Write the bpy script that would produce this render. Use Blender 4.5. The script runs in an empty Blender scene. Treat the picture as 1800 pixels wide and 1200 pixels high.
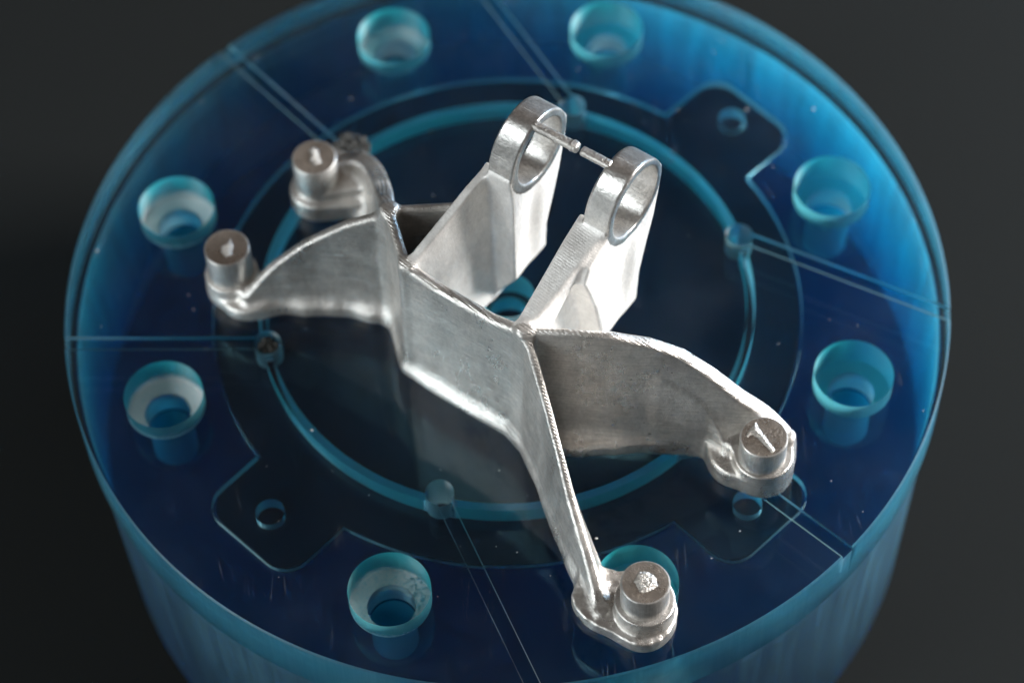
import bpy, bmesh, math, random
import numpy as np
from mathutils import Vector, Matrix
from mathutils.bvhtree import BVHTree
random.seed(7)
rng = np.random.default_rng(7)
S = 0.1                                   # metres per unit: the plastic disc has a radius of one unit (10 cm)
scene = bpy.context.scene
C = scene.collection
R = math.radians
PI = math.pi

# ------------------------------------------------------------------ camera
el, roll, dist, tx, ty = 0.97660376, -0.042085575, 5.55251412, 0.00858531899, -0.147729982
back = Vector((0, -math.cos(el), math.sin(el)))
right0 = Vector((1, 0, 0)); up0 = back.cross(right0)
cr, sr = math.cos(roll), math.sin(roll)
rgt = cr*right0 + sr*up0
upv = -sr*right0 + cr*up0
cd = bpy.data.cameras.new('camera'); cam = bpy.data.objects.new('camera', cd); C.objects.link(cam)
loc = (Vector((tx, ty, 0)) + back*dist)*S
cam.matrix_world = Matrix(((rgt.x, upv.x, back.x, loc.x), (rgt.y, upv.y, back.y, loc.y), (rgt.z, upv.z, back.z, loc.z), (0, 0, 0, 1)))
cd.sensor_width = 36; cd.lens = 36*4369.993/1800
cd.clip_start = 0.01; cd.clip_end = 50
cd.dof.use_dof = True; cd.dof.focus_distance = 5.13*S; cd.dof.aperture_fstop = 8.0
scene.camera = cam

# ------------------------------------------------------------------ world: the dim brownish room
w = bpy.data.worlds.new('World'); scene.world = w; w.use_nodes = True
bg = w.node_tree.nodes['Background']
bg.inputs[0].default_value = (0.066, 0.050, 0.041, 1); bg.inputs[1].default_value = 1.0

def area(name, pos, target, sx, sy, power, col):
    l = bpy.data.lights.new(name, 'AREA'); l.shape = 'RECTANGLE'; l.size = sx*S; l.size_y = sy*S
    l.energy = power; l.color = col
    o = bpy.data.objects.new(name, l); C.objects.link(o)
    o.location = Vector(pos)*S
    o.rotation_euler = (Vector(target)-Vector(pos)).to_track_quat('-Z', 'Y').to_euler()
    return o
# window light from the right and a paler one from the left
area('window_light_right', (8.2, 1.5, 2.9), (0, 0, 0.2), 2.6, 2.6, 21.0, (1.0, 0.97, 0.94))
area('added_rim_light_back', (6.7, 4.9, 1.1), (0, 0, -0.3), 4.2, 1.8, 5.0, (0.40, 0.68, 1.0))  # added blue light, no window there: makes the far rim glow
area('window_light_left', (-7.5, -3.9, 3.2), (0, 0, 0.2), 4.6, 4.8, 7.0, (0.90, 0.97, 1.0))
scene.view_settings.view_transform = 'Standard'; scene.view_settings.look = 'None'
scene.view_settings.exposure = 0.0; scene.view_settings.gamma = 1
scene.cycles.use_denoising = True
scene.cycles.max_bounces = 16; scene.cycles.transmission_bounces = 14; scene.cycles.glossy_bounces = 5
scene.cycles.diffuse_bounces = 4; scene.cycles.volume_bounces = 2
scene.cycles.caustics_refractive = True; scene.cycles.caustics_reflective = True
scene.cycles.blur_glossy = 0.6; scene.cycles.sample_clamp_indirect = 6

# ------------------------------------------------------------------ helpers
def link(name, me, mat=None, parent=None, **props):
    o = bpy.data.objects.new(name, me); C.objects.link(o)
    if mat:
        for m in (mat if isinstance(mat, (list, tuple)) else [mat]): me.materials.append(m)
    if parent: o.parent = parent
    for k, v in props.items(): o[k] = v
    return o
def empty(name, loc, **props):
    o = bpy.data.objects.new(name, None); C.objects.link(o); o.location = Vector(loc)*S
    o.empty_display_size = 0.01
    for k, v in props.items(): o[k] = v
    return o
def mesh(name, verts, faces, smooth=False):
    me = bpy.data.meshes.new(name); me.from_pydata([tuple(v) for v in verts], [], faces); me.validate()
    if smooth:
        me.polygons.foreach_set('use_smooth', [True]*len(me.polygons))
    me.update(); return me

class NT:
    def __init__(s, name):
        s.m = bpy.data.materials.new(name); s.m.use_nodes = True; s.t = s.m.node_tree; s.t.nodes.clear()
        s.out = s.t.nodes.new('ShaderNodeOutputMaterial')
    def n(s, typ, ins=None, **kw):
        nd = s.t.nodes.new(typ)
        for k, v in kw.items(): setattr(nd, k, v)
        for k, v in (ins or {}).items():
            if isinstance(v, bpy.types.NodeSocket): s.t.links.new(v, nd.inputs[k])
            else: nd.inputs[k].default_value = v
        return nd
    def l(s, a, b): s.t.links.new(a, b)
    def math(s, op, a, b=0.5, c=None, clamp=False):
        ins = {0: a, 1: b}
        if c is not None: ins[2] = c
        return s.n('ShaderNodeMath', ins, operation=op, use_clamp=clamp).outputs[0]
    def ramp(s, fac, stops):
        nd = s.n('ShaderNodeValToRGB', {0: fac}); e = nd.color_ramp.elements
        e[0].position, e[0].color = stops[0][0], tuple(stops[0][1])
        e[1].position, e[1].color = stops[1][0], tuple(stops[1][1])
        for p, c in stops[2:]:
            x = e.new(p); x.color = tuple(c)
        return nd.outputs[0]
    def noise(s, vec, scale, detail=4, rough=0.55):
        return s.n('ShaderNodeTexNoise', {'Vector': vec, 'Scale': scale, 'Detail': detail, 'Roughness': rough}).outputs[0]
    def mapping(s, vec, scale=(1, 1, 1), rot=(0, 0, 0)):
        return s.n('ShaderNodeMapping', {'Vector': vec, 'Scale': scale, 'Rotation': rot}).outputs[0]

g4 = lambda v: (v, v, v, 1)
THETA = R(-37)
# ------------------------------------------------------------------ materials
def metal(name, base=(0.74, 0.72, 0.69), r0=0.30, r1=0.50, grain=0.35, stretch=(1, 1, 1), ripple=0.0, lay=0.25, zstep=0.0, met=0.85, tc=0.68, wlo=0.76):
    t = NT(name); co = t.n('ShaderNodeTexCoord').outputs['Object']
    fine = t.noise(co, 1500, 4, 0.75)
    mid = t.noise(co, 170, 4, 0.6)
    lines = t.noise(t.mapping(co, stretch), 1400, 3, 0.6)
    h = t.math('MULTIPLY', fine, 0.9)
    h = t.math('ADD', h, t.math('MULTIPLY', lines, lay*2))
    h = t.math('ADD', h, t.math('MULTIPLY', mid, 0.6))
    b = t.n('ShaderNodeBump', {'Height': h, 'Strength': grain, 'Distance': 0.00030})
    nrm = b.outputs[0]
    if ripple:
        sp = t.n('ShaderNodeSeparateXYZ', {0: co})
        wv = t.n('ShaderNodeTexWave', {'Vector': co, 'Scale': 640.0, 'Distortion': 1.0, 'Detail': 1.0}, bands_direction='DIAGONAL').outputs[1]
        geo = t.n('ShaderNodeSeparateXYZ', {0: t.n('ShaderNodeNewGeometry').outputs['Normal']}).outputs[2]
        brk = t.n('ShaderNodeMapRange', {0: t.noise(co, 120, 3, .6), 1: .35, 2: .6, 3: .25, 4: 1}, clamp=True).outputs[0]
        msk = t.math('MULTIPLY', t.math('MULTIPLY', t.n('ShaderNodeMapRange', {0: geo, 1: 0.35, 2: 0.7}, clamp=True).outputs[0], ripple), t.math('MULTIPLY', brk, t.n('ShaderNodeMapRange', {0: sp.outputs[2], 1: .010, 2: .026}, clamp=True).outputs[0]))
        b2 = t.n('ShaderNodeBump', {'Height': wv, 'Strength': msk, 'Distance': 0.0003, 'Normal': nrm}); nrm = b2.outputs[0]
    if zstep:
        wz = t.n('ShaderNodeTexWave', {'Vector': co, 'Scale': 520.0, 'Distortion': 0.25, 'Detail': 1.0, 'Detail Scale': 3.0}, bands_direction='Z', wave_profile='SAW').outputs[1]
        geo = t.n('ShaderNodeSeparateXYZ', {0: t.n('ShaderNodeNewGeometry').outputs['Normal']}).outputs[2]
        msk = t.math('MULTIPLY', t.n('ShaderNodeMapRange', {0: t.math('ABSOLUTE', geo), 1: 0.3, 2: 0.8}, clamp=True).outputs[0], zstep)
        nrm = t.n('ShaderNodeBump', {'Height': wz, 'Strength': msk, 'Distance': 0.0006, 'Normal': nrm}).outputs[0]
    patch_ = t.noise(t.mapping(co, (1, 1, .6)), 75, 7, 0.72)
    rough = t.n('ShaderNodeMapRange', {0: patch_, 1: 0.36, 2: 0.62, 3: r0, 4: r1}).outputs[0]
    tint = t.ramp(t.math('ADD', t.math('MULTIPLY', t.math('ADD', t.math('MULTIPLY', fine, .5), t.math('MULTIPLY', lines, .5)), .6), t.math('MULTIPLY', t.noise(co, 150, 6, 0.7), .4)), [(0.40, (*[c*tc for c in base], 1)), (0.62, (*[min(1, c*1.1) for c in base], 1))])
    wip = t.n('ShaderNodeMapRange', {0: t.noise(t.mapping(co, (1, 1, .45), (.3, .5, .8)), 42, 8, 0.78), 1: 0.40, 2: 0.58, 3: wlo, 4: 1.12}).outputs[0]
    tint = t.n('ShaderNodeVectorMath', {0: tint, 1: t.n('ShaderNodeCombineXYZ', {0: wip, 1: wip, 2: wip}).outputs[0]}, operation='MULTIPLY').outputs[0]
    p = t.n('ShaderNodeBsdfPrincipled', {'Base Color': tint, 'Metallic': met, 'Roughness': rough, 'Normal': nrm})
    t.l(p.outputs[0], t.out.inputs[0]); return t.m
M_CAST = metal('machined_aluminium', base=(0.76, 0.73, 0.69), r0=0.20, r1=0.50, grain=0.55, ripple=0.40, stretch=(.10, .10, 1.6), lay=0.8, met=0.76)
M_EAR = metal('lit_ear_aluminium', base=(0.82, 0.80, 0.77), r0=0.42, r1=0.60, grain=0.4, ripple=0.1, stretch=(1, 1, .4), met=0.42, tc=0.88, wlo=0.90)  # brightness of the lit ear faces put into a paler, more matte metal
M_RING = metal('turned_aluminium', r0=0.28, r1=0.42, grain=0.35, zstep=0.9, met=0.92, stretch=(1, 1, 1), lay=0.2)
M_PIN = metal('turned_pin_aluminium', r0=0.28, r1=0.42, grain=0.3, stretch=(2.5, 2.5, 0.08), lay=0.5, met=0.78)
M_STUB = metal('drawn_stub_aluminium', base=(0.68, 0.65, 0.61), r0=0.35, r1=0.5, grain=0.9, met=0.95)
M_TOP = metal('pin_top_dark_reflection', base=(0.60, 0.53, 0.46), r0=0.22, r1=0.40, grain=0.6, stretch=(1, 1, 1), met=0.86)  # brown reflection of the dim room put into the base colour
M_ROUGH = metal('torn_aluminium', base=(0.66, 0.63, 0.59), r0=0.30, r1=0.50, grain=1.0, met=0.92)

ABS = (0.010, 0.36, 0.66)                 # what is left of white light after ABSD units of plastic
def plastic(name, frosted=False, powder=False, dcol=(0.04, 0.50, 0.62), share=0.55, trans=0.35, streak=0.0, tcol=(0.10, 0.80, 0.90)):
    t = NT(name); co = t.n('ShaderNodeTexCoord').outputs['Object']
    geo = t.n('ShaderNodeNewGeometry')
    if frosted:
        nb = t.noise(t.mapping(co, (1, 1, .15)), 900, 3)
        b = t.n('ShaderNodeBump', {'Height': nb, 'Strength': 0.3, 'Distance': 0.0002}).outputs[0]
        gl = t.n('ShaderNodeBsdfPrincipled', {'Base Color': (1, 1, 1, 1), 'Transmission Weight': 1.0, 'Roughness': 0.42, 'IOR': 1.49, 'Normal': b})
        if streak:
            sk = t.n('ShaderNodeMapRange', {0: t.noise(t.mapping(co, (1, 1, .06)), 260, 4, .7), 1: .35, 2: .65, 3: 1-streak, 4: 1+streak*.4}).outputs[0]
            sk = t.math('MULTIPLY', sk, t.n('ShaderNodeMapRange', {0: t.noise(t.mapping(co, (1, 1, .5)), 22, 4, .6), 1: .35, 2: .65, 3: 1-streak, 4: 1.1}).outputs[0])
            share = t.math('MULTIPLY', sk, share, clamp=True)
        df = t.n('ShaderNodeBsdfDiffuse', {'Color': (*dcol, 1), 'Normal': b})
        tr = t.n('ShaderNodeBsdfTranslucent', {'Color': (*tcol, 1), 'Normal': b})
        dm = t.n('ShaderNodeMixShader', {0: trans, 1: df.outputs[0], 2: tr.outputs[0]})
        mx = t.n('ShaderNodeMixShader', {0: share, 1: gl.outputs[0], 2: dm.outputs[0]})
        surf = mx.outputs[0]
        if powder:
            sp = t.n('ShaderNodeSeparateXYZ', {0: co})
            n1 = t.noise(co, 1300, 8, 0.85); n2 = t.noise(co, 60, 3, 0.6)
            zz = t.n('ShaderNodeMapRange', {0: sp.outputs[2], 1: -0.0078, 2: -0.001, 3: 0.34, 4: -0.30}, clamp=True).outputs[0]
            xx = t.n('ShaderNodeMapRange', {0: sp.outputs[0], 1: -0.05, 2: 0.04, 3: 0.10, 4: -0.28}, clamp=True).outputs[0]
            a = t.math('ADD', t.math('ADD', n1, zz), t.math('ADD', xx, t.math('MULTIPLY', n2, 0.45)))
            msk = t.n('ShaderNodeMapRange', {0: a, 1: 0.93, 2: 1.12, 3: 0, 4: 0.95}, clamp=True).outputs[0]
            pd = t.n('ShaderNodeBsdfDiffuse', {'Color': (0.93, 0.95, 0.94, 1)})
            surf = t.n('ShaderNodeMixShader', {0: msk, 1: surf, 2: pd.outputs[0]}).outputs[0]
    else:
        # polished top with wiped smears, fine scratches and specks
        sm = t.noise(co, 35, 5, 0.65)
        sc = t.n('ShaderNodeTexVoronoi', {'Vector': t.mapping(co, (210, 16, 40), (0, 0, 0.9)), 'Scale': 1.0}, feature='DISTANCE_TO_EDGE').outputs[0]
        sc2 = t.n('ShaderNodeTexVoronoi', {'Vector': t.mapping(co, (150, 9, 40), (0, 0, 2.3)), 'Scale': 1.0}, feature='DISTANCE_TO_EDGE').outputs[0]
        gate = t.n('ShaderNodeMapRange', {0: t.noise(co, 90, 4, .6), 1: 0.57, 2: 0.70}, clamp=True).outputs[0]
        s1 = t.n('ShaderNodeMapRange', {0: t.math('MINIMUM', sc, t.math('MULTIPLY', sc2, 1.0)), 1: 0.0, 2: 0.012, 3: 1, 4: 0}, clamp=True).outputs[0]
        haze = t.n('ShaderNodeMapRange', {0: sm, 1: 0.45, 2: 0.75, 3: 0.0, 4: 0.016}, clamp=True).outputs[0]
        fac = t.math('ADD', t.math('MULTIPLY', t.math('MULTIPLY', s1, gate), 0.12), haze)
        gl = t.n('ShaderNodeBsdfPrincipled', {'Base Color': (1, 1, 1, 1), 'Transmission Weight': 1.0, 'Roughness': 0.02, 'IOR': 1.49})
        df = t.n('ShaderNodeBsdfDiffuse', {'Color': (0.50, 0.60, 0.75, 1)})
        surf = t.n('ShaderNodeMixShader', {0: fac, 1: gl.outputs[0], 2: df.outputs[0]}).outputs[0]
    t.l(surf, t.out.inputs[0])
    return t.m
def core(name, k):
    # colour of the plastic: light loses its red first, then its green, with the distance it travels inside
    t = NT(name)
    vol = t.n('ShaderNodeVolumeAbsorption', {'Color': (0.0, 0.70, 0.86, 1), 'Density': 58.0*k})
    sca = t.n('ShaderNodeVolumeScatter', {'Color': (0.0, 0.42, 1.0, 1), 'Density': 3.2*k, 'Anisotropy': 0.0})
    ad = t.n('ShaderNodeAddShader', {0: vol.outputs[0], 1: sca.outputs[0]})
    t.l(ad.outputs[0], t.out.inputs[1]); return t.m
M_CORE_TOP = core('blue_plastic_mass_of_plate', 1.15)
M_CORE_BODY = core('blue_plastic_mass_of_body', 1.15)
M_CLEAR = plastic('blue_plastic_polished')
M_FROST = plastic('blue_plastic_machined', True)
M_BODYSIDE = plastic('blue_plastic_turned_side', True, dcol=(0.12, 0.28, 0.36), share=0.60, trans=0.50, streak=0.42, tcol=(0.04, 0.60, 0.84))
M_RIM = plastic('blue_plastic_turned_rim', True, dcol=(0.05, 0.25, 0.36), share=0.50, trans=0.30, streak=0.3, tcol=(0.03, 0.45, 0.62))
M_RINGW = plastic('blue_plastic_ring_channel', True, dcol=(0.01, 0.72, 0.80), share=0.50, trans=0.45, tcol=(0.0, 0.8, 0.9))
M_DIM = plastic('blue_plastic_milled_groove', True, dcol=(0.05, 0.36, 0.48), share=0.15, trans=0.3)
M_POWD = plastic('blue_plastic_with_white_residue', True, True, dcol=(0.01, 0.52, 0.60), share=0.52, trans=0.35)

def simple(name, col, rough=0.6, metallic=0, bump=0, bscale=500, spec=0.5, stretch=(1, 1, 1), var=0.3):
    t = NT(name); co = t.n('ShaderNodeTexCoord').outputs['Object']
    nz = t.noise(t.mapping(co, stretch), bscale, 4, 0.6)
    cc = t.ramp(nz, [(0.3, (*[c*(1-var) for c in col], 1)), (0.7, (*[min(1, c*(1+var)) for c in col], 1))])
    p = t.n('ShaderNodeBsdfPrincipled', {'Base Color': cc, 'Roughness': rough, 'Metallic': metallic, 'Specular IOR Level': spec})
    if bump:
        b = t.n('ShaderNodeBump', {'Height': nz, 'Strength': bump, 'Distance': 0.0003}); t.l(b.outputs[0], p.inputs['Normal'])
    t.l(p.outputs[0], t.out.inputs[0]); return t.m
M_TABLE = simple('black_cloth_table', (0.015, 0.0165, 0.0165), 0.9, bump=0.3, bscale=2500, spec=0.03)
M_BODY = simple('blue_plastic_turned_body', (0.012, 0.10, 0.22), 0.32, bump=0.5, bscale=350, stretch=(1, 1, .08), var=0.35)
M_GASKET = simple('black_rubber', (0.003, 0.005, 0.016), 0.5)
M_DEBRIS = simple('dark_grit', (0.045, 0.045, 0.042), 0.7, bump=1.0, bscale=900, var=0.8)
M_DUST = simple('pale_dust', (0.8, 0.8, 0.8), 0.8)

# ------------------------------------------------------------------ table
bm = bmesh.new(); bmesh.ops.create_grid(bm, x_segments=40, y_segments=40, size=4.0)
me = bpy.data.meshes.new('table_surface'); bm.to_mesh(me); bm.free()
o = link('table_surface', me, M_TABLE, kind='structure'); o.location.z = -0.80*S

# ------------------------------------------------------------------ the blue plastic fixture
T = 0.14
fix = empty('vacuum_fixture', (0, 0, -0.80), label='large round translucent blue plastic disc with eight bolt holes under the silver bracket', category='plastic fixture')
def lathe(prof, n=256, closed=False):
    V = []; F = []
    for i in range(n):
        a = 2*PI*i/n
        for r, z in prof: V.append((r*S*math.cos(a), r*S*math.sin(a), z*S))
    m = len(prof)
    for i in range(n):
        for j in range(m if closed else m-1):
            F.append((i*m+j, ((i+1) % n)*m+j, ((i+1) % n)*m+(j+1) % m, i*m+(j+1) % m))
    if not closed:
        F.append(tuple(i*m for i in range(n))[::-1]); F.append(tuple(i*m+m-1 for i in range(n)))
    return V, F
def pm(V, F):
    me = bpy.data.meshes.new('cutter'); me.from_pydata(V, [], F); me.validate()
    bm = bmesh.new(); bm.from_mesh(me); bmesh.ops.recalc_face_normals(bm, faces=bm.faces[:]); bm.to_mesh(me); bm.free()
    return me
def cyl(x, y, r, z0, z1, n=64):
    V = []; 
    for z in (z0, z1):
        for i in range(n):
            a = 2*PI*i/n; V.append(((x+r*math.cos(a))*S, (y+r*math.sin(a))*S, z*S))
    F = [tuple(range(n))[::-1], tuple(range(n, 2*n))]+[(i, (i+1) % n, n+(i+1) % n, n+i) for i in range(n)]
    return V, F
def prism(pts, z0, z1):
    n = len(pts)
    V = [(x*S, y*S, z0*S) for x, y in pts]+[(x*S, y*S, z1*S) for x, y in pts]
    return V, [tuple(range(n))[::-1], tuple(range(n, 2*n))]+[(i, (i+1) % n, n+(i+1) % n, n+i) for i in range(n)]
plate_me = pm(*lathe([(1.0, -T), (1.0, -0.004), (0.9965, 0.0)]))
plate = link('top_plate', plate_me)
HR, HA = 0.806, []
for k in range(4): HA += [R(-0.8+90*k+18.8), R(-0.8+90*k-18.8)]
cut = []
def cutter(V, F):
    o = bpy.data.objects.new('cutter', pm(V, F)); C.objects.link(o); cut.append(o)
for a in HA:
    x, y = HR*math.cos(a), HR*math.sin(a)
    V, F = lathe([(0.052, -T-0.05), (0.052, -0.078), (0.088, -0.078), (0.088, 0.03)], 72)
    cutter([(v[0]+x*S, v[1]+y*S, v[2]) for v in V], F)
V, F = lathe([(0.045, -T-.05), (0.045, -.07), (0.060, -.07), (0.060, 0.03)], 64)
cutter([(v[0]+.004*S, v[1]-.022*S, v[2]) for v in V], F)
PR = 0.553
grooves = []
for deg, end in ((-167.2, (-1.02, -.100)), (-106.9, (.040, -1.04)), (-47.0, (.73, -.75)), (12.7, (1.03, -.145)), (71.5, (-.10, 1.04)), (132.3, (-.69, .78))):
    a = R(deg); p0 = Vector((PR*math.cos(a), PR*math.sin(a))); p1 = Vector(end); grooves.append((p0, p1))
    cutter(*cyl(p0.x, p0.y, 0.031, -0.10, 0.03, 40))
    d = (p1-p0).normalized(); nn = Vector((-d.y, d.x))*0.016; p0 = p0+d*0.012
    cutter(*prism([p0-nn, p1-nn, p1+nn, p0+nn], -0.010, 0.03))
V, F = lathe([(0.547, -0.050), (0.565, -0.050), (0.565, -T-.03), (0.547, -T-.03)], 192, True); cutter(V, F)
# shallow recess in the underside: a disc with four lobes, filled by the black gasket
def lobed(grow=0.0):
    pts = []
    cuts = [R(-135), R(-48), R(42)]
    rc = 0.675+grow
    for a in cuts:
        d = Vector((math.cos(a), math.sin(a))); nn = Vector((-d.y, d.x)); hw = 0.135+grow
        s0 = math.sqrt(rc*rc-hw*hw)
        ring = [(s0, -hw)]
        rr = 0.06
        ro = 0.835+grow
        for k in range(7): b = R(-90+15*k); ring.append((ro-rr+rr*math.cos(b), -hw+rr+rr*math.sin(b)))
        for k in range(7): b = R(15*k); ring.append((ro-rr+rr*math.cos(b), hw-rr+rr*math.sin(b)))
        ring.append((s0, hw))
        for s_, t_ in ring: q = d*s_+nn*t_; pts.append((q.x, q.y))
        # arc to the next lobe
        a0 = a+math.asin(hw/rc); nxt = cuts[(cuts.index(a)+1) % 3]; nxt += 2*PI if nxt < a else 0
        a1 = nxt-math.asin(hw/rc)
        for k in range(1, 40): b = a0+(a1-a0)*k/40; pts.append((rc*math.cos(b), rc*math.sin(b)))
    return pts
V, F = prism(lobed(), -T-0.03, -T+0.020)
cutter(V, F)
for a in (R(-135), R(-48), R(42)):
    x, y = .75*math.cos(a), .75*math.sin(a); cutter(*cyl(x, y, .032, -T-.03, -T+.055, 32))
def boolean(o, cutters):
    for c_ in cutters:
        m = o.modifiers.new('b', 'BOOLEAN'); m.operation = 'DIFFERENCE'; m.object = c_; m.solver = 'EXACT'
    dg = bpy.context.evaluated_depsgraph_get(); me = bpy.data.meshes.new_from_object(o.evaluated_get(dg))
    o.modifiers.clear(); old = o.data; o.data = me; bpy.data.meshes.remove(old)
boolean(plate, cut)
for c_ in cut: m = c_.data; bpy.data.objects.remove(c_); bpy.data.meshes.remove(m)
me = plate.data; me.materials.clear()
for m in (M_CLEAR, M_FROST, M_POWD, M_RIM, M_DIM, M_RINGW): me.materials.append(m)
for p in me.polygons:
    c_ = p.center/S; n = p.normal; r = math.hypot(c_.x, c_.y)
    mi = 0
    if abs(n.z) < 0.9 and c_.z < 0: mi = 1
    elif abs(c_.z+0.078) < .003: mi = 1
    elif abs(c_.z+0.010) < .001: mi = 0
    elif abs(c_.z+0.050) < .002: mi = 0
    elif c_.z < -T+.03: mi = 0
    for a in HA:
        if math.hypot(c_.x-HR*math.cos(a), c_.y-HR*math.sin(a)) < .095 and c_.z < -0.001 and c_.z > -.079: mi = 2
    if r > .985 and mi == 1: mi = 3
    if mi == 1 and (c_.z > -.0101 or (c_.z < -T+.060 and r > .58)): mi = 4
    if mi == 1 and c_.z > -.106 and min(math.hypot(c_.x-g_[0].x, c_.y-g_[0].y) for g_ in grooves) < .034: mi = 4
    if mi == 1 and .54 < r < .572 and c_.z < -.051: mi = 5
    p.material_index = mi
    p.use_smooth = abs(n.z) < 0.3
me.shade_smooth() if False else None
plate.parent = fix; plate.matrix_parent_inverse = Matrix.Translation((0, 0, 0.80*S))
def under(o): o.parent = fix; o.matrix_parent_inverse = Matrix.Translation((0, 0, 0.80*S)); return o
# gasket inside the recess and the lower body
V, F = prism(lobed(-0.006), -T-0.003, -T+0.012); under(link('gasket', pm(V, F), M_GASKET))
V, F = lathe([(0.90, -0.80), (0.976, -0.79), (0.989, -0.20), (0.990, -T-0.010), (0.985, -T-0.004)], 256)
bme = pm(V, F); tmp = bpy.data.objects.new('body', bme); C.objects.link(tmp); cut = []
for a in HA:
    cutter(*cyl(HR*math.cos(a), HR*math.sin(a), .050, -.36, 0, 40))
boolean(tmp, cut); bme = tmp.data; bme.materials.clear()
for c_ in cut+[tmp]: bpy.data.objects.remove(c_)
bo = under(link('lower_body', bme, [M_CLEAR, M_BODYSIDE, M_FROST]))
for p in bme.polygons: p.use_smooth = abs(p.normal.z) < .5; p.material_index = (1 if math.hypot(p.center.x, p.center.y)/S > .93 else 2) if abs(p.normal.z) < .5 or abs(p.center.z/S+.36) < .01 else 0

# the coloured mass of the plastic, a hair inside its polished and machined skins
def core_solid(name, V, F, cutters, mat):
    global cut
    tmp = bpy.data.objects.new('body', pm(V, F)); C.objects.link(tmp); cut = []
    for c_ in cutters: cutter(*c_)
    boolean(tmp, cut); me_ = tmp.data; me_.materials.clear()
    for c_ in cut+[tmp]: bpy.data.objects.remove(c_)
    return under(link(name, me_, mat))
cs = [cyl(HR*math.cos(a), HR*math.sin(a), .093, -.083, .05, 48) for a in HA]+[cyl(HR*math.cos(a), HR*math.sin(a), .057, -T-.05, -.05, 40) for a in HA]
cs += [cyl(p0.x, p0.y, .035, -.106, .05, 32) for p0, p1 in grooves]+[cyl(.004, -.022, .065, -T-.05, .05, 40)]
cs += [cyl(.75*math.cos(R(d)), .75*math.sin(R(d)), .036, -T-.05, -.078, 24) for d in (-135, -48, 42)]
cs.append(lathe([(0.543, -0.046), (0.569, -0.046), (0.569, -T-.03), (0.543, -T-.03)], 128, True))
core_solid('coloured_core', *lathe([(.993, -T+.034), (.993, -.0185)], 192), cs, M_CORE_TOP)
core_solid('coloured_core', *lathe([(.90, -.795), (.969, -.78), (.982, -.20), (.980, -T-.008)], 192),
           [cyl(HR*math.cos(a), HR*math.sin(a), .056, -.367, .05, 40) for a in HA], M_CORE_BODY)

# ------------------------------------------------------------------ the bracket, as a field on a grid in (u,v,z)
ct, st = math.cos(THETA), math.sin(THETA)
H = 0.0034
U0, U1, V0, V1, Z0, Z1 = -0.64, 0.86, -0.66, 0.20, -0.02, 0.64
gu = np.arange(U0, U1, H, dtype=np.float32); gv = np.arange(V0, V1, H, dtype=np.float32); gz = np.arange(Z0, Z1, H, dtype=np.float32)
UU, VV = np.meshgrid(gu, gv, indexing='ij')
Zr = gz[None, None, :]
def smin(a, b, k):
    h = np.clip(0.5+0.5*(b-a)/k, 0, 1); return b+(a-b)*h-k*h*(1-h)
def smax(a, b, k): return -smin(-a, -b, k)
def poly_path(pts):
    """distance to a polyline and arc length along it, on the (u,v) grid"""
    best = np.full(UU.shape, 9, np.float32); sv = np.zeros(UU.shape, np.float32); side = np.zeros(UU.shape, np.float32); L = 0
    for (a, b), (c_, d) in zip(pts[:-1], pts[1:]):
        ex, ey = c_-a, d-b; ln = math.hypot(ex, ey); ex /= ln; ey /= ln
        px, py = UU-a, VV-b; t = np.clip(px*ex+py*ey, 0, ln); dx, dy = px-ex*t, py-ey*t
        dd = np.sqrt(dx*dx+dy*dy); m = dd < best
        best[m] = dd[m]; sv[m] = (t+L)[m]; side[m] = (-(px*ey)+(py*ex))[m]; L += ln
    return best, sv, side
def spline(pts, n=6):
    P = np.array(pts, float); out = []
    for i in range(len(P)-1):
        p0 = P[max(i-1, 0)]; p1 = P[i]; p2 = P[i+1]; p3 = P[min(i+2, len(P)-1)]
        for k in range(n):
            t = k/n
            out.append(0.5*((2*p1)+(-p0+p2)*t+(2*p0-5*p1+4*p2-p3)*t*t+(-p0+3*p1-3*p2+p3)*t**3))
    out.append(P[-1]); return [tuple(q) for q in out]
def lobe_noise(sc, seed, amp):
    r_ = np.random.default_rng(seed); f = np.zeros(UU.shape, np.float32)
    for k in range(14):
        a = r_.uniform(0, 2*PI); fr = sc*r_.uniform(.5, 1.8); f += np.sin((UU*math.cos(a)+VV*math.sin(a))*fr+r_.uniform(0, 6.3))
    return amp*f/math.sqrt(14)
def rib(path, top, wt, wb, k=0.012, lean=None):
    d, s, sd = poly_path(path)
    tp = np.interp(s, [a for a, b in top], [b for a, b in top]).astype(np.float32)
    ws = np.interp(s, [a for a, b in wt], [b for a, b in wt]).astype(np.float32)
    wbs = np.interp(s, [a for a, b in wb], [b for a, b in wb]).astype(np.float32)
    f = np.clip(Zr/np.maximum(tp, .05)[:, :, None], 0, 1)
    wid = ws[:, :, None]*f+wbs[:, :, None]*(1-f)
    dd = d[:, :, None]-wid
    return smax(smax(dd, (Zr-tp[:, :, None])*0.85, k), -Zr, 0.003)
def slab(d2, z0, z1, k=0.012): return smax(smax(d2[:, :, None], Zr-z1, k), z0-Zr, 0.003)
def flange(path, hw, h, h2=0.0, seed=1):
    d, s, sd = poly_path(path)
    w_ = np.interp(s, [a for a, b in hw], [b for a, b in hw]).astype(np.float32)+lobe_noise(45, seed, .0035)
    # sloping upper face: height falls away from the rib
    dd = d-w_
    top = h+(-dd)*0.75
    return smax(smax(dd[:, :, None], (Zr-top[:, :, None])*0.8, .008), -Zr, .003)
def cylv(x, y, r, z0, z1, k=0.004): 
    return slab(np.hypot(UU-x, VV-y).astype(np.float32)-r, z0, z1, k)

K = (.259, -.289); WL = (-.047, -.284); J = (-.158, -.195)
FEET = {'A': (-.502, -.038), 'B': (-.510, -.347), 'C': (.735, -.097), 'D': (.720, -.527)}
parts = {}; order = []
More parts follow.
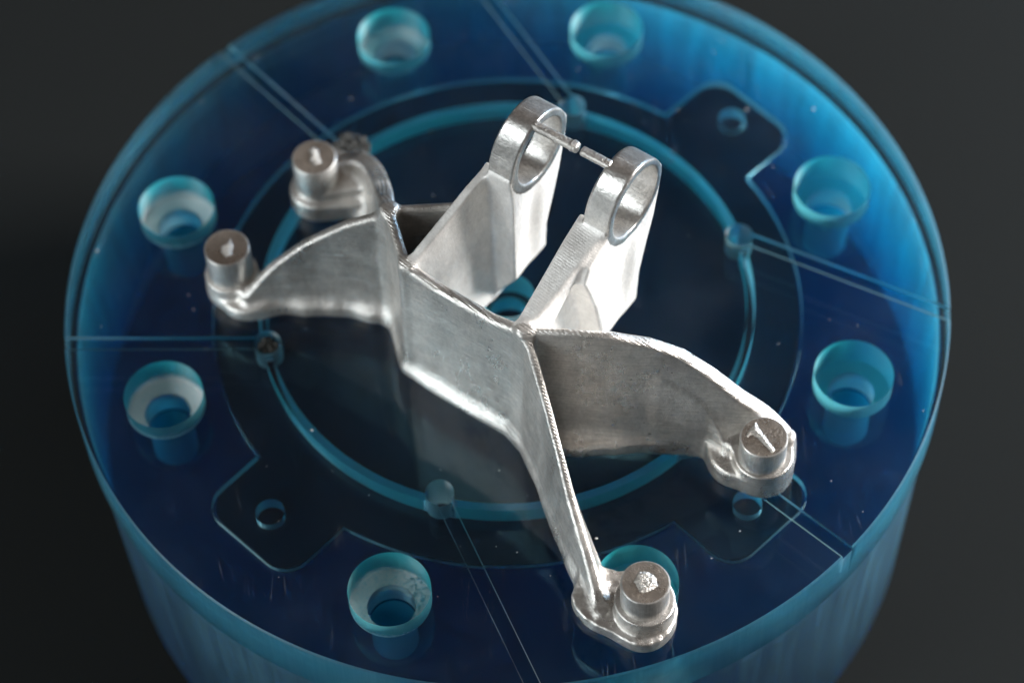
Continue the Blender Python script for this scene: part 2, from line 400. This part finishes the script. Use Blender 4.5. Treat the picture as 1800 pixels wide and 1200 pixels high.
# web with the short neck that turns back at its left end
def web():
    d1 = rib([K, WL], [(0, .395), (.08, .375), (.22, .372), (.306, .385)], [(0, .013), (1, .013)], [(0, .022), (1, .022)])
    d2 = rib([WL, J], [(0, .385), (.14, .40)], [(0, .012), (1, .014)], [(0, .020), (1, .020)])
    fl = flange([K, (.10, -.29), WL, (-.10, -.24), (-.17, -.19)], [(0, .035), (.30, .036), (.4, .031), (.6, .03)], .016, seed=3)
    a = smin(d1, d2, .014)
    bk = rib([J, (-.03, -.095)], [(0, .395), (.16, .395)], [(0, .010), (1, .010)], [(0, .014), (1, .014)])
    return smin(smin(a, bk, .01), fl, .022)
def arm_c():
    path = spline([K, (.40, -.215), (.53, -.128), (.63, -.070), (.70, -.035), (.755, -.028)])
    a = rib(path, [(0, .395), (.09, .407), (.18, .404), (.26, .378), (.33, .335), (.40, .262), (.46, .19), (.53, .125), (.58, .08), (.65, .05)],
            [(0, .009), (.12, .010), (.28, .016), (.45, .020), (.6, .018)], [(0, .020), (.3, .026), (.45, .030), (.65, .020)])
    fl = flange([K, (.34, -.250), (.42, -.203), (.50, -.150), (.58, -.10)], [(0, .034), (.06, .048), (.12, .056), (.20, .044), (.26, .024), (.32, .018), (.4, .016)], .030, seed=5)
    # saddle that runs from the wall down to the front of the foot
    sd = rib(spline([(.505, -.142), (.560, -.108), (.608, -.090), (.660, -.105)]), [(0, .25), (.06, .20), (.12, .135), (.17, .085), (.22, .05)], [(0, .014), (.2, .018)], [(0, .026), (.1, .038), (.2, .034)])
    return smin(smin(a, fl, .026), sd, .03)
def arm_d():
    path = spline([K, (.37, -.362), (.47, -.437), (.545, -.492), (.60, -.535), (.645, -.575)])
    a = rib(path, [(0, .395), (.05, .37), (.10, .315), (.17, .245), (.22, .205), (.28, .15), (.35, .105), (.42, .07), (.48, .04)],
            [(0, .009), (.2, .008), (.35, .010), (.48, .012)], [(0, .026), (.3, .034), (.48, .026)], k=.008)
    fl = flange([K, (.37, -.365), (.47, -.438), (.545, -.495), (.62, -.55)], [(0, .030), (.48, .030)], .016, seed=6)
    return smin(a, fl, .02)
def arm_b():
    path = spline([J, (-.30, -.262), (-.39, -.322), (-.445, -.375)])
    a = rib(path, [(0, .385), (.03, .365), (.10, .32), (.20, .235), (.27, .163), (.305, .119), (.34, .07), (.36, .04)],
            [(0, .012), (.35, .012)], [(0, .018), (.35, .016)])
    fl = flange([(-.17, -.20), (-.27, -.250), (-.36, -.305), (-.44, -.365)], [(0, .034), (.15, .030), (.35, .024)], .030, seed=7)
    return smin(a, fl, .018)
def arm_a():
    path = spline([J, (-.25, -.10), (-.35, -.005), (-.42, .035), (-.50, .045)])
    a = rib(path, [(0, .395), (.05, .375), (.13, .30), (.22, .22), (.30, .165), (.37, .13), (.45, .06)], [(0, .016), (.1, .020), (.4, .022)], [(0, .022), (.4, .03)])
    fl = flange([J, (-.25, -.10), (-.35, -.02), (-.44, .0)], [(0, .03), (.4, .03)], .025, seed=8)
    return smin(a, fl, .02)
def cap(pts, r, seed=0, amp=0.0):
    d, s, sd = poly_path(pts); return d-r+(lobe_noise(40, seed, amp) if amp else 0)
def foot(name):
    x, y = FEET[name]
    if name == 'D':
        f = slab(cap([(.720, -.527), (.675, -.535), (.64, -.545)], .074, 11, .004), 0, .034, .006)
        f = f+(lobe_noise(170, 31, .0012)+lobe_noise(70, 32, .0010))[:, :, None]*np.clip((Zr-.01)/.02, 0, 1)
        return smin(f, cylv(x, y, .063, 0, .083, .0025), .004)
    if name == 'C':
        f = slab(cap([(.735, -.085), (.68, -.100)], .066, 12, .001), 0, .055, .012)
        return smin(f, cylv(x, y+.006, .064, 0, .078, .003), .008)
    if name == 'B':
        f = slab(cap([(-.510, -.347), (-.465, -.355)], .060, 13, .0015), 0, .035, .012)
        return smin(f, cylv(x, y, .060, 0, .065, .003), .006)
    f = slab(cap([(-.502, -.038), (-.45, .005)], .066, 14, .001), 0, .055, .012)
    g = slab(cap([(-.502, -.038), (-.44, .02)], .050, 15, .001), 0, .085, .008)
    return smin(f, g, .006)
def pin(name):
    x, y = FEET[name]
    return cylv(x, y, .0505, .02, {'A': .158, 'B': .155, 'C': .152, 'D': .155}[name], .003)

# ears: polygons in the (v,z) plane pushed along u
V2, Z2 = np.meshgrid(gv, gz, indexing='ij')
def poly2(pts):
    d = np.full(V2.shape, 9, np.float32); ins = np.zeros(V2.shape, bool); n = len(pts)
    for i in range(n):
        (a, b), (c_, e) = pts[i], pts[(i+1) % n]; ex, ey = c_-a, e-b
        px, py = V2-a, Z2-b; t = np.clip((px*ex+py*ey)/(ex*ex+ey*ey), 0, 1)
        d = np.minimum(d, np.hypot(px-ex*t, py-ey*t))
        cr_ = ((b > Z2) != (e > Z2)) & (V2 < (c_-a)*(Z2-b)/((e-b) if e != b else 1e-9)+a); ins ^= cr_
    return np.where(ins, -d, d).astype(np.float32)
def ext(d2, u0, u1, k=0.006):
    du = np.abs(gu-(u0+u1)/2)-(u1-u0)/2
    return smax(np.broadcast_to(d2[None], (len(gu),)+d2.shape), du[:, None, None].astype(np.float32), k)
def ears(side):
    ur = 0.075 if side == 'L' else 0.315
    ul = ur-0.060
    cv, cz = 0.037, 0.510
    ro, rh = 0.098, (0.080 if side == 'L' else 0.084)
    disc = (np.hypot(V2-cv, Z2-cz)-ro).astype(np.float32)
    hole = (np.hypot(V2-cv-.002, Z2-cz+.002)-rh).astype(np.float32)
    plate_ = poly2([(-.29, 0), (-.29, .382), (-.245, .405), (-.175, .440), (-.11, .474), (-.043, .500), (.02, .50), (.05, .45), (.06, .20), (.05, .16), (.045, .05), (-.05, .040), (-.11, .030), (-.13, 0)])
    block = poly2([(-.062, .01), (-.062, .50), (.04, .52), (.135, .52), (.128, .44), (.115, .385), (.094, .32), (.062, .235), (.056, .150), (.050, .01)])
    if side == 'L':
        mid = np.interp(gv, [-.29, -.06, .1], [-.040, .004, .006]).astype(np.float32)
        a = smax(np.broadcast_to(plate_[None], (len(gu),)+plate_.shape), (np.abs(gu[:, None]-mid[None, :])-.011)[:, :, None], .006)
        b = ext(smin(block, disc, .03), ul, ur, .006)
        b = smax(b, ((.046+1.65*(gu-.008))[:, None, None].astype(np.float32)-Zr)*.5, .004)
        e = smin(a, b, .014)
    else:
        a = ext(plate_, .238, .254, .005)
        # upper rail thickens from the web towards the ring
        rail = poly2([(-.30, .27), (-.29, .390), (-.245, .413), (-.198, .434), (-.125, .474), (-.062, .503), (0, .50), (0, .40), (-.12, .425), (-.150, .420), (-.213, .338), (-.26, .290)])
        thick = np.interp(gv, [-.30, -.22, -.09, 0], [.012, .030, .052, .060]).astype(np.float32)
        dr = smax(np.broadcast_to(rail[None], (len(gu),)+rail.shape), ((gu[:, None]-.252)-thick[None, :])[:, :, None], .012)
        dr = smax(dr, (.238-gu)[:, None, None].astype(np.float32), .006)
        block = poly2([(-.076, .01), (-.080, .135), (-.084, .186), (-.104, .288), (-.130, .375), (-.148, .425), (-.13, .46), (-.06, .49), (.04, .52), (.135, .52), (.130, .44), (.118, .385), (.094, .32), (.066, .235), (.058, .150), (.052, .01)])
        b = ext(smin(block, disc, .03), ul, ur, .008)
        b = smax(b, ((.030+1.75*(gu-.250))[:, None, None].astype(np.float32)-Zr)*.5, .004)
        e = smin(smin(a, dr, .014), b, .014)
    e = smax(e, -ext(hole, -1 if side == 'L' else .2, 1, .001) if False else np.broadcast_to(-hole[None], (len(gu),)+hole.shape), .004)
    el_ = np.sqrt(((gu-ur-.022)[:, None, None]/.034)**2+(((V2-.005-.12*(Z2-.28))/.034)**2+((Z2-.27)/.13)**2)[None]).astype(np.float32)
    e = smax(e, -(el_-1)*.03, .016)
    ring = smax(ext(disc, ul-.001, ur+.001, .003), np.broadcast_to(-hole[None], (len(gu),)+hole.shape), .003)
    return e, ring

fields = []
names = []
for nm, fn in (('web', web), ('arm_c', arm_c), ('arm_d', arm_d), ('arm_b', arm_b), ('arm_a', arm_a)):
    fields.append(fn()); names.append(nm)
for q in 'ABCD': fields.append(foot(q)); names.append('foot_'+q.lower())
for q in 'LR':
    e, rg = ears(q); fields.append(e); names.append('ear_'+q); fields.append(rg); names.append('ring_'+q)
shape = fields[0].shape
F = None; lab = np.zeros(shape, np.int8); best = np.full(shape, 9, np.float32)
for i, f in enumerate(fields):
    f = np.broadcast_to(f, shape)
    bias = 0.004 if names[i].startswith(('pin', 'ring')) else 0
    m = (f-bias) < best; best[m] = (f-bias)[m]; lab[m] = i
    k = 0.004 if names[i].startswith(('pin', 'ring')) else (0.010 if names[i].startswith('ear') else 0.018)
    F = f.astype(np.float32).copy() if F is None else smin(F, f, k)
del fields, best
# surface nets
ins = F < 0
def nets(F, ins):
    nx, ny, nz = F.shape
    cnt = np.zeros((nx-1, ny-1, nz-1), np.int8)
    for dx in (0, 1):
        for dy in (0, 1):
            for dz in (0, 1): cnt += ins[dx:nx-1+dx, dy:ny-1+dy, dz:nz-1+dz]
    act = (cnt > 0) & (cnt < 8)
    idx = np.full(act.shape, -1, np.int64); cells = np.argwhere(act); idx[act] = np.arange(len(cells))
    acc = np.zeros((len(cells), 3)); num = np.zeros(len(cells))
    I, Jx, Kx = cells.T
    corners = [(a, b, c_) for a in (0, 1) for b in (0, 1) for c_ in (0, 1)]
    for p in corners:
        for ax in range(3):
            if p[ax] == 0:
                q = list(p); q[ax] = 1
                fa = F[I+p[0], Jx+p[1], Kx+p[2]]; fb = F[I+q[0], Jx+q[1], Kx+q[2]]
                m = (fa < 0) != (fb < 0)
                t = np.where(m, fa/np.where(m, fa-fb, 1), 0)
                pos = np.array(p, float)[None].repeat(len(cells), 0); pos[:, ax] = t
                acc[m] += pos[m]; num[m] += 1
    v = cells+acc/num[:, None]
    faces = []
    # x edges
    def quads(ax):
        o_ = [a for a in range(3) if a != ax]
        sl0 = [slice(1, -1)]*3; sl0[ax] = slice(0, -1); sl1 = [slice(1, -1)]*3; sl1[ax] = slice(1, None)
        A_ = ins[tuple(sl0)]; B_ = ins[tuple(sl1)]
        m = A_ != B_; e = np.argwhere(m); flip = A_[m]
        off = np.ones(3, int); off[ax] = 0; base = e+off
        def cell(d1, d2):
            c_ = base.copy(); c_[:, o_[0]] -= d1; c_[:, o_[1]] -= d2; return idx[c_[:, 0], c_[:, 1], c_[:, 2]]
        q = np.stack([cell(1, 1), cell(0, 1), cell(0, 0), cell(1, 0)], 1)
        if ax == 1: flip = ~flip
        q[~flip] = q[~flip][:, ::-1]
        return q, base
    out = [quads(a) for a in range(3)]
    return v, np.concatenate([q for q, b in out]), np.concatenate([b for q, b in out])
v, q, qb = nets(F, ins)
def trilerp(G, p):
    i = np.clip(np.floor(p).astype(int), 0, np.array(G.shape)-2); f = p-i; r_ = 0
    for a in (0, 1):
        for b in (0, 1):
            for c_ in (0, 1):
                wgt = (f[:, 0] if a else 1-f[:, 0])*(f[:, 1] if b else 1-f[:, 1])*(f[:, 2] if c_ else 1-f[:, 2])
                r_ = r_+wgt*G[i[:, 0]+a, i[:, 1]+b, i[:, 2]+c_]
    return r_
def grad(p, h=0.6):
    g = np.zeros_like(p)
    for a in range(3):
        d = np.zeros(3); d[a] = h; g[:, a] = trilerp(F, p+d)-trilerp(F, p-d)
    return g/(2*h)
for it in range(2):
    g = grad(v); f = trilerp(F, v); gn = (g*g).sum(1)+1e-9; st_ = (f/gn)[:, None]*g; st_ = np.clip(st_, -.5, .5); v = v-st_
g = grad(v, 0.8); nrm = g/(np.linalg.norm(g, axis=1)[:, None]+1e-9)
pu = U0+v[:, 0]*H; pv = V0+v[:, 1]*H; pz = Z0+v[:, 2]*H
wx = (pu*ct-pv*st)*S; wy = (pu*st+pv*ct)*S; wz = (pz+.002)*S
wn = np.stack([nrm[:, 0]*ct-nrm[:, 1]*st, nrm[:, 0]*st+nrm[:, 1]*ct, nrm[:, 2]], 1)
W3 = np.stack([wx, wy, wz], 1)
fc = v[q].mean(1); fi = np.clip(np.round(fc).astype(int), 0, np.array(shape)-1)
flab = lab[fi[:, 0], fi[:, 1], fi[:, 2]]

bracket = empty('bracket', (0, 0, 0), label='silver machined metal bracket with four pinned feet and two upright rings on the blue disc', category='bracket')
def submesh(i, name, mat, parent, **props):
    sel = np.where(flab == i)[0]; fq = q[sel]; used, inv = np.unique(fq, return_inverse=True)
    me = bpy.data.meshes.new(name)
    vs = W3[used]; me.vertices.add(len(used)); me.vertices.foreach_set('co', vs.ravel())
    fq = inv.reshape(-1, 4)
    me.loops.add(fq.size); me.loops.foreach_set('vertex_index', fq.ravel().astype(np.int32))
    me.polygons.add(len(fq)); me.polygons.foreach_set('loop_start', np.arange(0, fq.size, 4, dtype=np.int32))
    me.polygons.foreach_set('use_smooth', np.ones(len(fq), bool))
    me.update(calc_edges=True)
    me.normals_split_custom_set_from_vertices([tuple(n_) for n_ in wn[used]])
    return link(name, me, mat, parent, **props)
def uvz(u, v_, z): return ((u*ct-v_*st)*S, (u*st+v_*ct)*S, z*S)
def turned_pin(nm, parent):
    x, y = FEET[nm]; zt_ = {'A': .158, 'B': .155, 'C': .152, 'D': .155}[nm]+.002; n = 96
    prof = [(.0515, .02), (.0508, .07), (.0505, zt_-.0022), (.0493, zt_-.0004), (.0470, zt_), (.0, zt_)]
    r_ = np.random.default_rng(ord(nm)); V = []; F_ = []
    for i in range(n):
        a = 2*PI*i/n
        for j, (rr, z) in enumerate(prof[:-1]):
            V.append(uvz(x+rr*math.cos(a), y+rr*math.sin(a), z))
    m = len(prof)-1
    for i in range(n):
        for j in range(m-1): F_.append((i*m+j, ((i+1) % n)*m+j, ((i+1) % n)*m+j+1, i*m+j+1))
    F_.append(tuple(i*m+m-1 for i in range(n)))
    me = pm(V, F_)
    for p in me.polygons: p.use_smooth = len(p.vertices) == 4 and abs(p.normal.z) < .3
    o_ = link('pin', me, [M_PIN, M_TOP], parent)
    for p in me.polygons:
        if p.normal.z > .9 and len(p.vertices) > 4: p.material_index = 1
    return o_
ob = {}
id_ = {n_: i for i, n_ in enumerate(names)}
ob['web'] = submesh(id_['web'], 'web', M_CAST, bracket)
armlab = {'a': 'short arm curving behind the left side to the rear foot', 'b': 'short arm with a tall curved rib', 'c': 'long arm with a broad curved wall', 'd': 'long narrow arm reaching forward'}
for a in 'abcd':
    ob['arm'+a] = submesh(id_['arm_'+a], 'arm', M_CAST, bracket, label=armlab[a])
    ob['foot'+a] = submesh(id_['foot_'+a], 'foot', M_CAST, ob['arm'+a])
    ob['pin'+a] = turned_pin(a.upper(), ob['arm'+a])
for s_ in 'LR':
    ob['ear'+s_] = submesh(id_['ear_'+s_], 'ear', M_EAR, bracket)
    ob['ring'+s_] = submesh(id_['ring_'+s_], 'ring', M_RING, ob['ear'+s_])

# broken sprue: two rod stubs between the rings
def rod(u0, u1, v_, z, r, blob_at, seed):
    r_ = np.random.default_rng(seed); V = []; F_ = []; n, m = 14, 26
    for i in range(m+1):
        t = i/m; u = u0+(u1-u0)*t; k = 1.0
        if i == 0 or i == m: k = .80
        tb = 0 if blob_at == 9 else t
        if tb > .88: k *= 1.18+.22*r_.uniform(-1, 1)
        for j in range(n):
            a = 2*PI*j/n
            rr = r*k*(1+.05*r_.uniform(-1, 1)+(.14*r_.uniform(-1, 1) if tb > .9 else 0))
            # flat-topped D section
            zz = math.sin(a); zz = min(zz, .75)
            V.append(uvz(u, v_+rr*math.cos(a), z+rr*zz))
    for i in range(m):
        for j in range(n): F_.append((i*n+j, i*n+(j+1) % n, (i+1)*n+(j+1) % n, (i+1)*n+j))
    F_.append(tuple(range(n))[::-1]); F_.append(tuple(m*n+j for j in range(n)))
    me = pm(V, F_); me.polygons.foreach_set('use_smooth', [True]*len(me.polygons)); return me
link('rod_stub', rod(.068, .180, .027, .604, .0112, 1, 3), M_STUB, ob['earL'])
link('rod_stub', rod(.190, .262, .027, .604, .0108, 9, 4), M_STUB, ob['earR'])

# torn metal patches on the pin tops
def patch(x, y, z, pts, parent, seed, h=.0045):
    r_ = np.random.default_rng(seed); V = []; F_ = []
    # fill the outline with a jittered grid, raised in the middle
    xs = [p[0] for p in pts]; ys = [p[1] for p in pts]
    n = 22; ok = {}
    def inside(px, py):
        c_ = False
        for i in range(len(pts)):
            a, b = pts[i], pts[(i+1) % len(pts)]
            if (a[1] > py) != (b[1] > py) and px < (b[0]-a[0])*(py-a[1])/(b[1]-a[1])+a[0]: c_ = not c_
        return c_
    def dd(px, py):
        m = 9
        for i in range(len(pts)):
            a, b = pts[i], pts[(i+1) % len(pts)]; ex, ey = b[0]-a[0], b[1]-a[1]
            t = max(0, min(1, ((px-a[0])*ex+(py-a[1])*ey)/(ex*ex+ey*ey))); m = min(m, math.hypot(px-a[0]-ex*t, py-a[1]-ey*t))
        return m
    for i in range(n+1):
        for j in range(n+1):
            px = min(xs)-.003+(max(xs)-min(xs)+.006)*i/n; py = min(ys)-.003+(max(ys)-min(ys)+.006)*j/n
            i_ = inside(px, py); d = dd(px, py)*(1 if i_ else -1)
            zz = z+min(h, max(-.002, d*.5))*r_.uniform(.35, 1.1)
            ok[i, j] = (len(V), d > -.0025); V.append(uvz(x+px+r_.uniform(-.0006, .0006), y+py+r_.uniform(-.0006, .0006), zz))
    for i in range(n):
        for j in range(n):
            c4 = [ok[i, j], ok[i+1, j], ok[i+1, j+1], ok[i, j+1]]
            if all(q_[1] for q_ in c4): F_.append(tuple(q_[0] for q_ in c4))
    link('torn_spot', mesh('torn_spot', V, F_), M_ROUGH, parent)
zt = {'A': .158, 'B': .155, 'C': .152, 'D': .155}
patch(*FEET['D'], zt['D']+.003, [(-.024, .012), (-.010, .022), (.012, .020), (.024, .006), (.018, -.012), (.004, -.024), (-.008, -.018), (-.020, -.010)], ob['armd'], 1)
patch(*FEET['C'], zt['C']+.003, [(-.034, .022), (-.022, .012), (.0, .002), (.034, -.014), (.036, -.024), (.020, -.020), (-.008, -.010), (-.024, -.010), (-.030, -.022), (-.034, -.006)], ob['armc'], 2)
patch(*FEET['B'], zt['B']+.003, [(-.006, .020), (.008, .012), (.022, -.010), (.016, -.020), (.0, -.016), (-.010, -.006)], ob['armb'], 3)
patch(*FEET['A'], zt['A']+.003, [(-.020, .020), (-.004, .022), (.008, .008), (.024, -.004), (.016, -.018), (-.004, -.012), (-.010, .002), (-.022, .008)], ob['arma'], 4)

# ------------------------------------------------------------------ debris, dust
def grit(x, y, z, r, n, seed):
    r_ = np.random.default_rng(seed); bm = bmesh.new()
    for k in range(n):
        a = r_.uniform(0, 2*PI); q_ = r*math.sqrt(r_.uniform(0, 1)); s_ = r_.uniform(.004, .009)
        mt = Matrix.Translation(((x+q_*math.cos(a))*S, (y+q_*math.sin(a))*S, (z+r_.uniform(-.006, .006))*S)) @ Matrix.Rotation(r_.uniform(0, 6), 4, Vector(r_.normal(size=3)).normalized()) @ Matrix.Diagonal((s_*S, s_*S*.7, s_*S*.8, 1))
        bmesh.ops.create_icosphere(bm, subdivisions=1, radius=1, matrix=mt)
    me = bpy.data.meshes.new('grit'); bm.to_mesh(me); bm.free(); return me
for deg in (-167.2, 132.3):
    a = R(deg); o = link('port_grit', grit(PR*math.cos(a)+(0 if deg < 0 else .02), PR*math.sin(a), -.018 if deg < 0 else .012, .022 if deg < 0 else .042, 110 if deg < 0 else 260, int(deg) % 50), M_DEBRIS)
    o['kind'] = 'stuff'; o['label'] = 'dark grit packed in the small port %s' % ('left of the web near the left rim' if deg < 0 else 'behind the rearmost pin'); o['category'] = 'grit'
for deg, ln in ((-48.3, .055), (-136.5, .040)):      # thin dark slivers along the seam under the top plate
    V = []; F_ = []; n = 12; a0 = R(deg)
    for i in range(n+1):
        t_ = i/n-.5; w_ = .010*math.sqrt(max(0, 1-4*t_*t_))*random.uniform(.6, 1.1)+.0006; a = a0+t_*ln*2
        for dr, dz in ((.0, -w_), (.008, -w_*.4), (.008, w_*.4), (.0, w_)): V.append(((.988+dr)*S*math.cos(a), (.988+dr)*S*math.sin(a), (-T-.004+dz)*S))
    for i in range(n):
        for j in range(3): F_.append((i*4+j, i*4+j+1, i*4+j+5, i*4+j+4))
    F_ += [(0, 1, 2, 3), tuple(n*4+j for j in range(4))]; F_ += [(i*4, i*4+4, i*4+7, i*4+3) for i in range(n)]
    under(link('dark_sliver', pm(V, F_), M_DEBRIS))
bm = bmesh.new()
spots = [(-.21, -.535), ]
for k in range(80):
    a = random.uniform(0, 2*PI); r = math.sqrt(random.uniform(.02, .96)); x, y = r*math.cos(a), r*math.sin(a)
    if any(math.hypot(x-HR*math.cos(b), y-HR*math.sin(b)) < .095 for b in HA): continue
    s_ = random.choice([.0008, .0010, .0012, .0014, .0028 if random.random() < .25 else .0010])
    bmesh.ops.create_icosphere(bm, subdivisions=1, radius=1, matrix=Matrix.Translation((x*S, y*S, s_*.4*S)) @ Matrix.Rotation(random.uniform(0, 3), 4, 'Z') @ Matrix.Diagonal((s_*S*random.uniform(1, 1.8), s_*S, s_*S*.5, 1)))
me = bpy.data.meshes.new('dust'); bm.to_mesh(me); bm.free()
link('dust', me, M_DUST, kind='stuff', label='pale dust specks scattered over the top of the blue disc', category='dust')
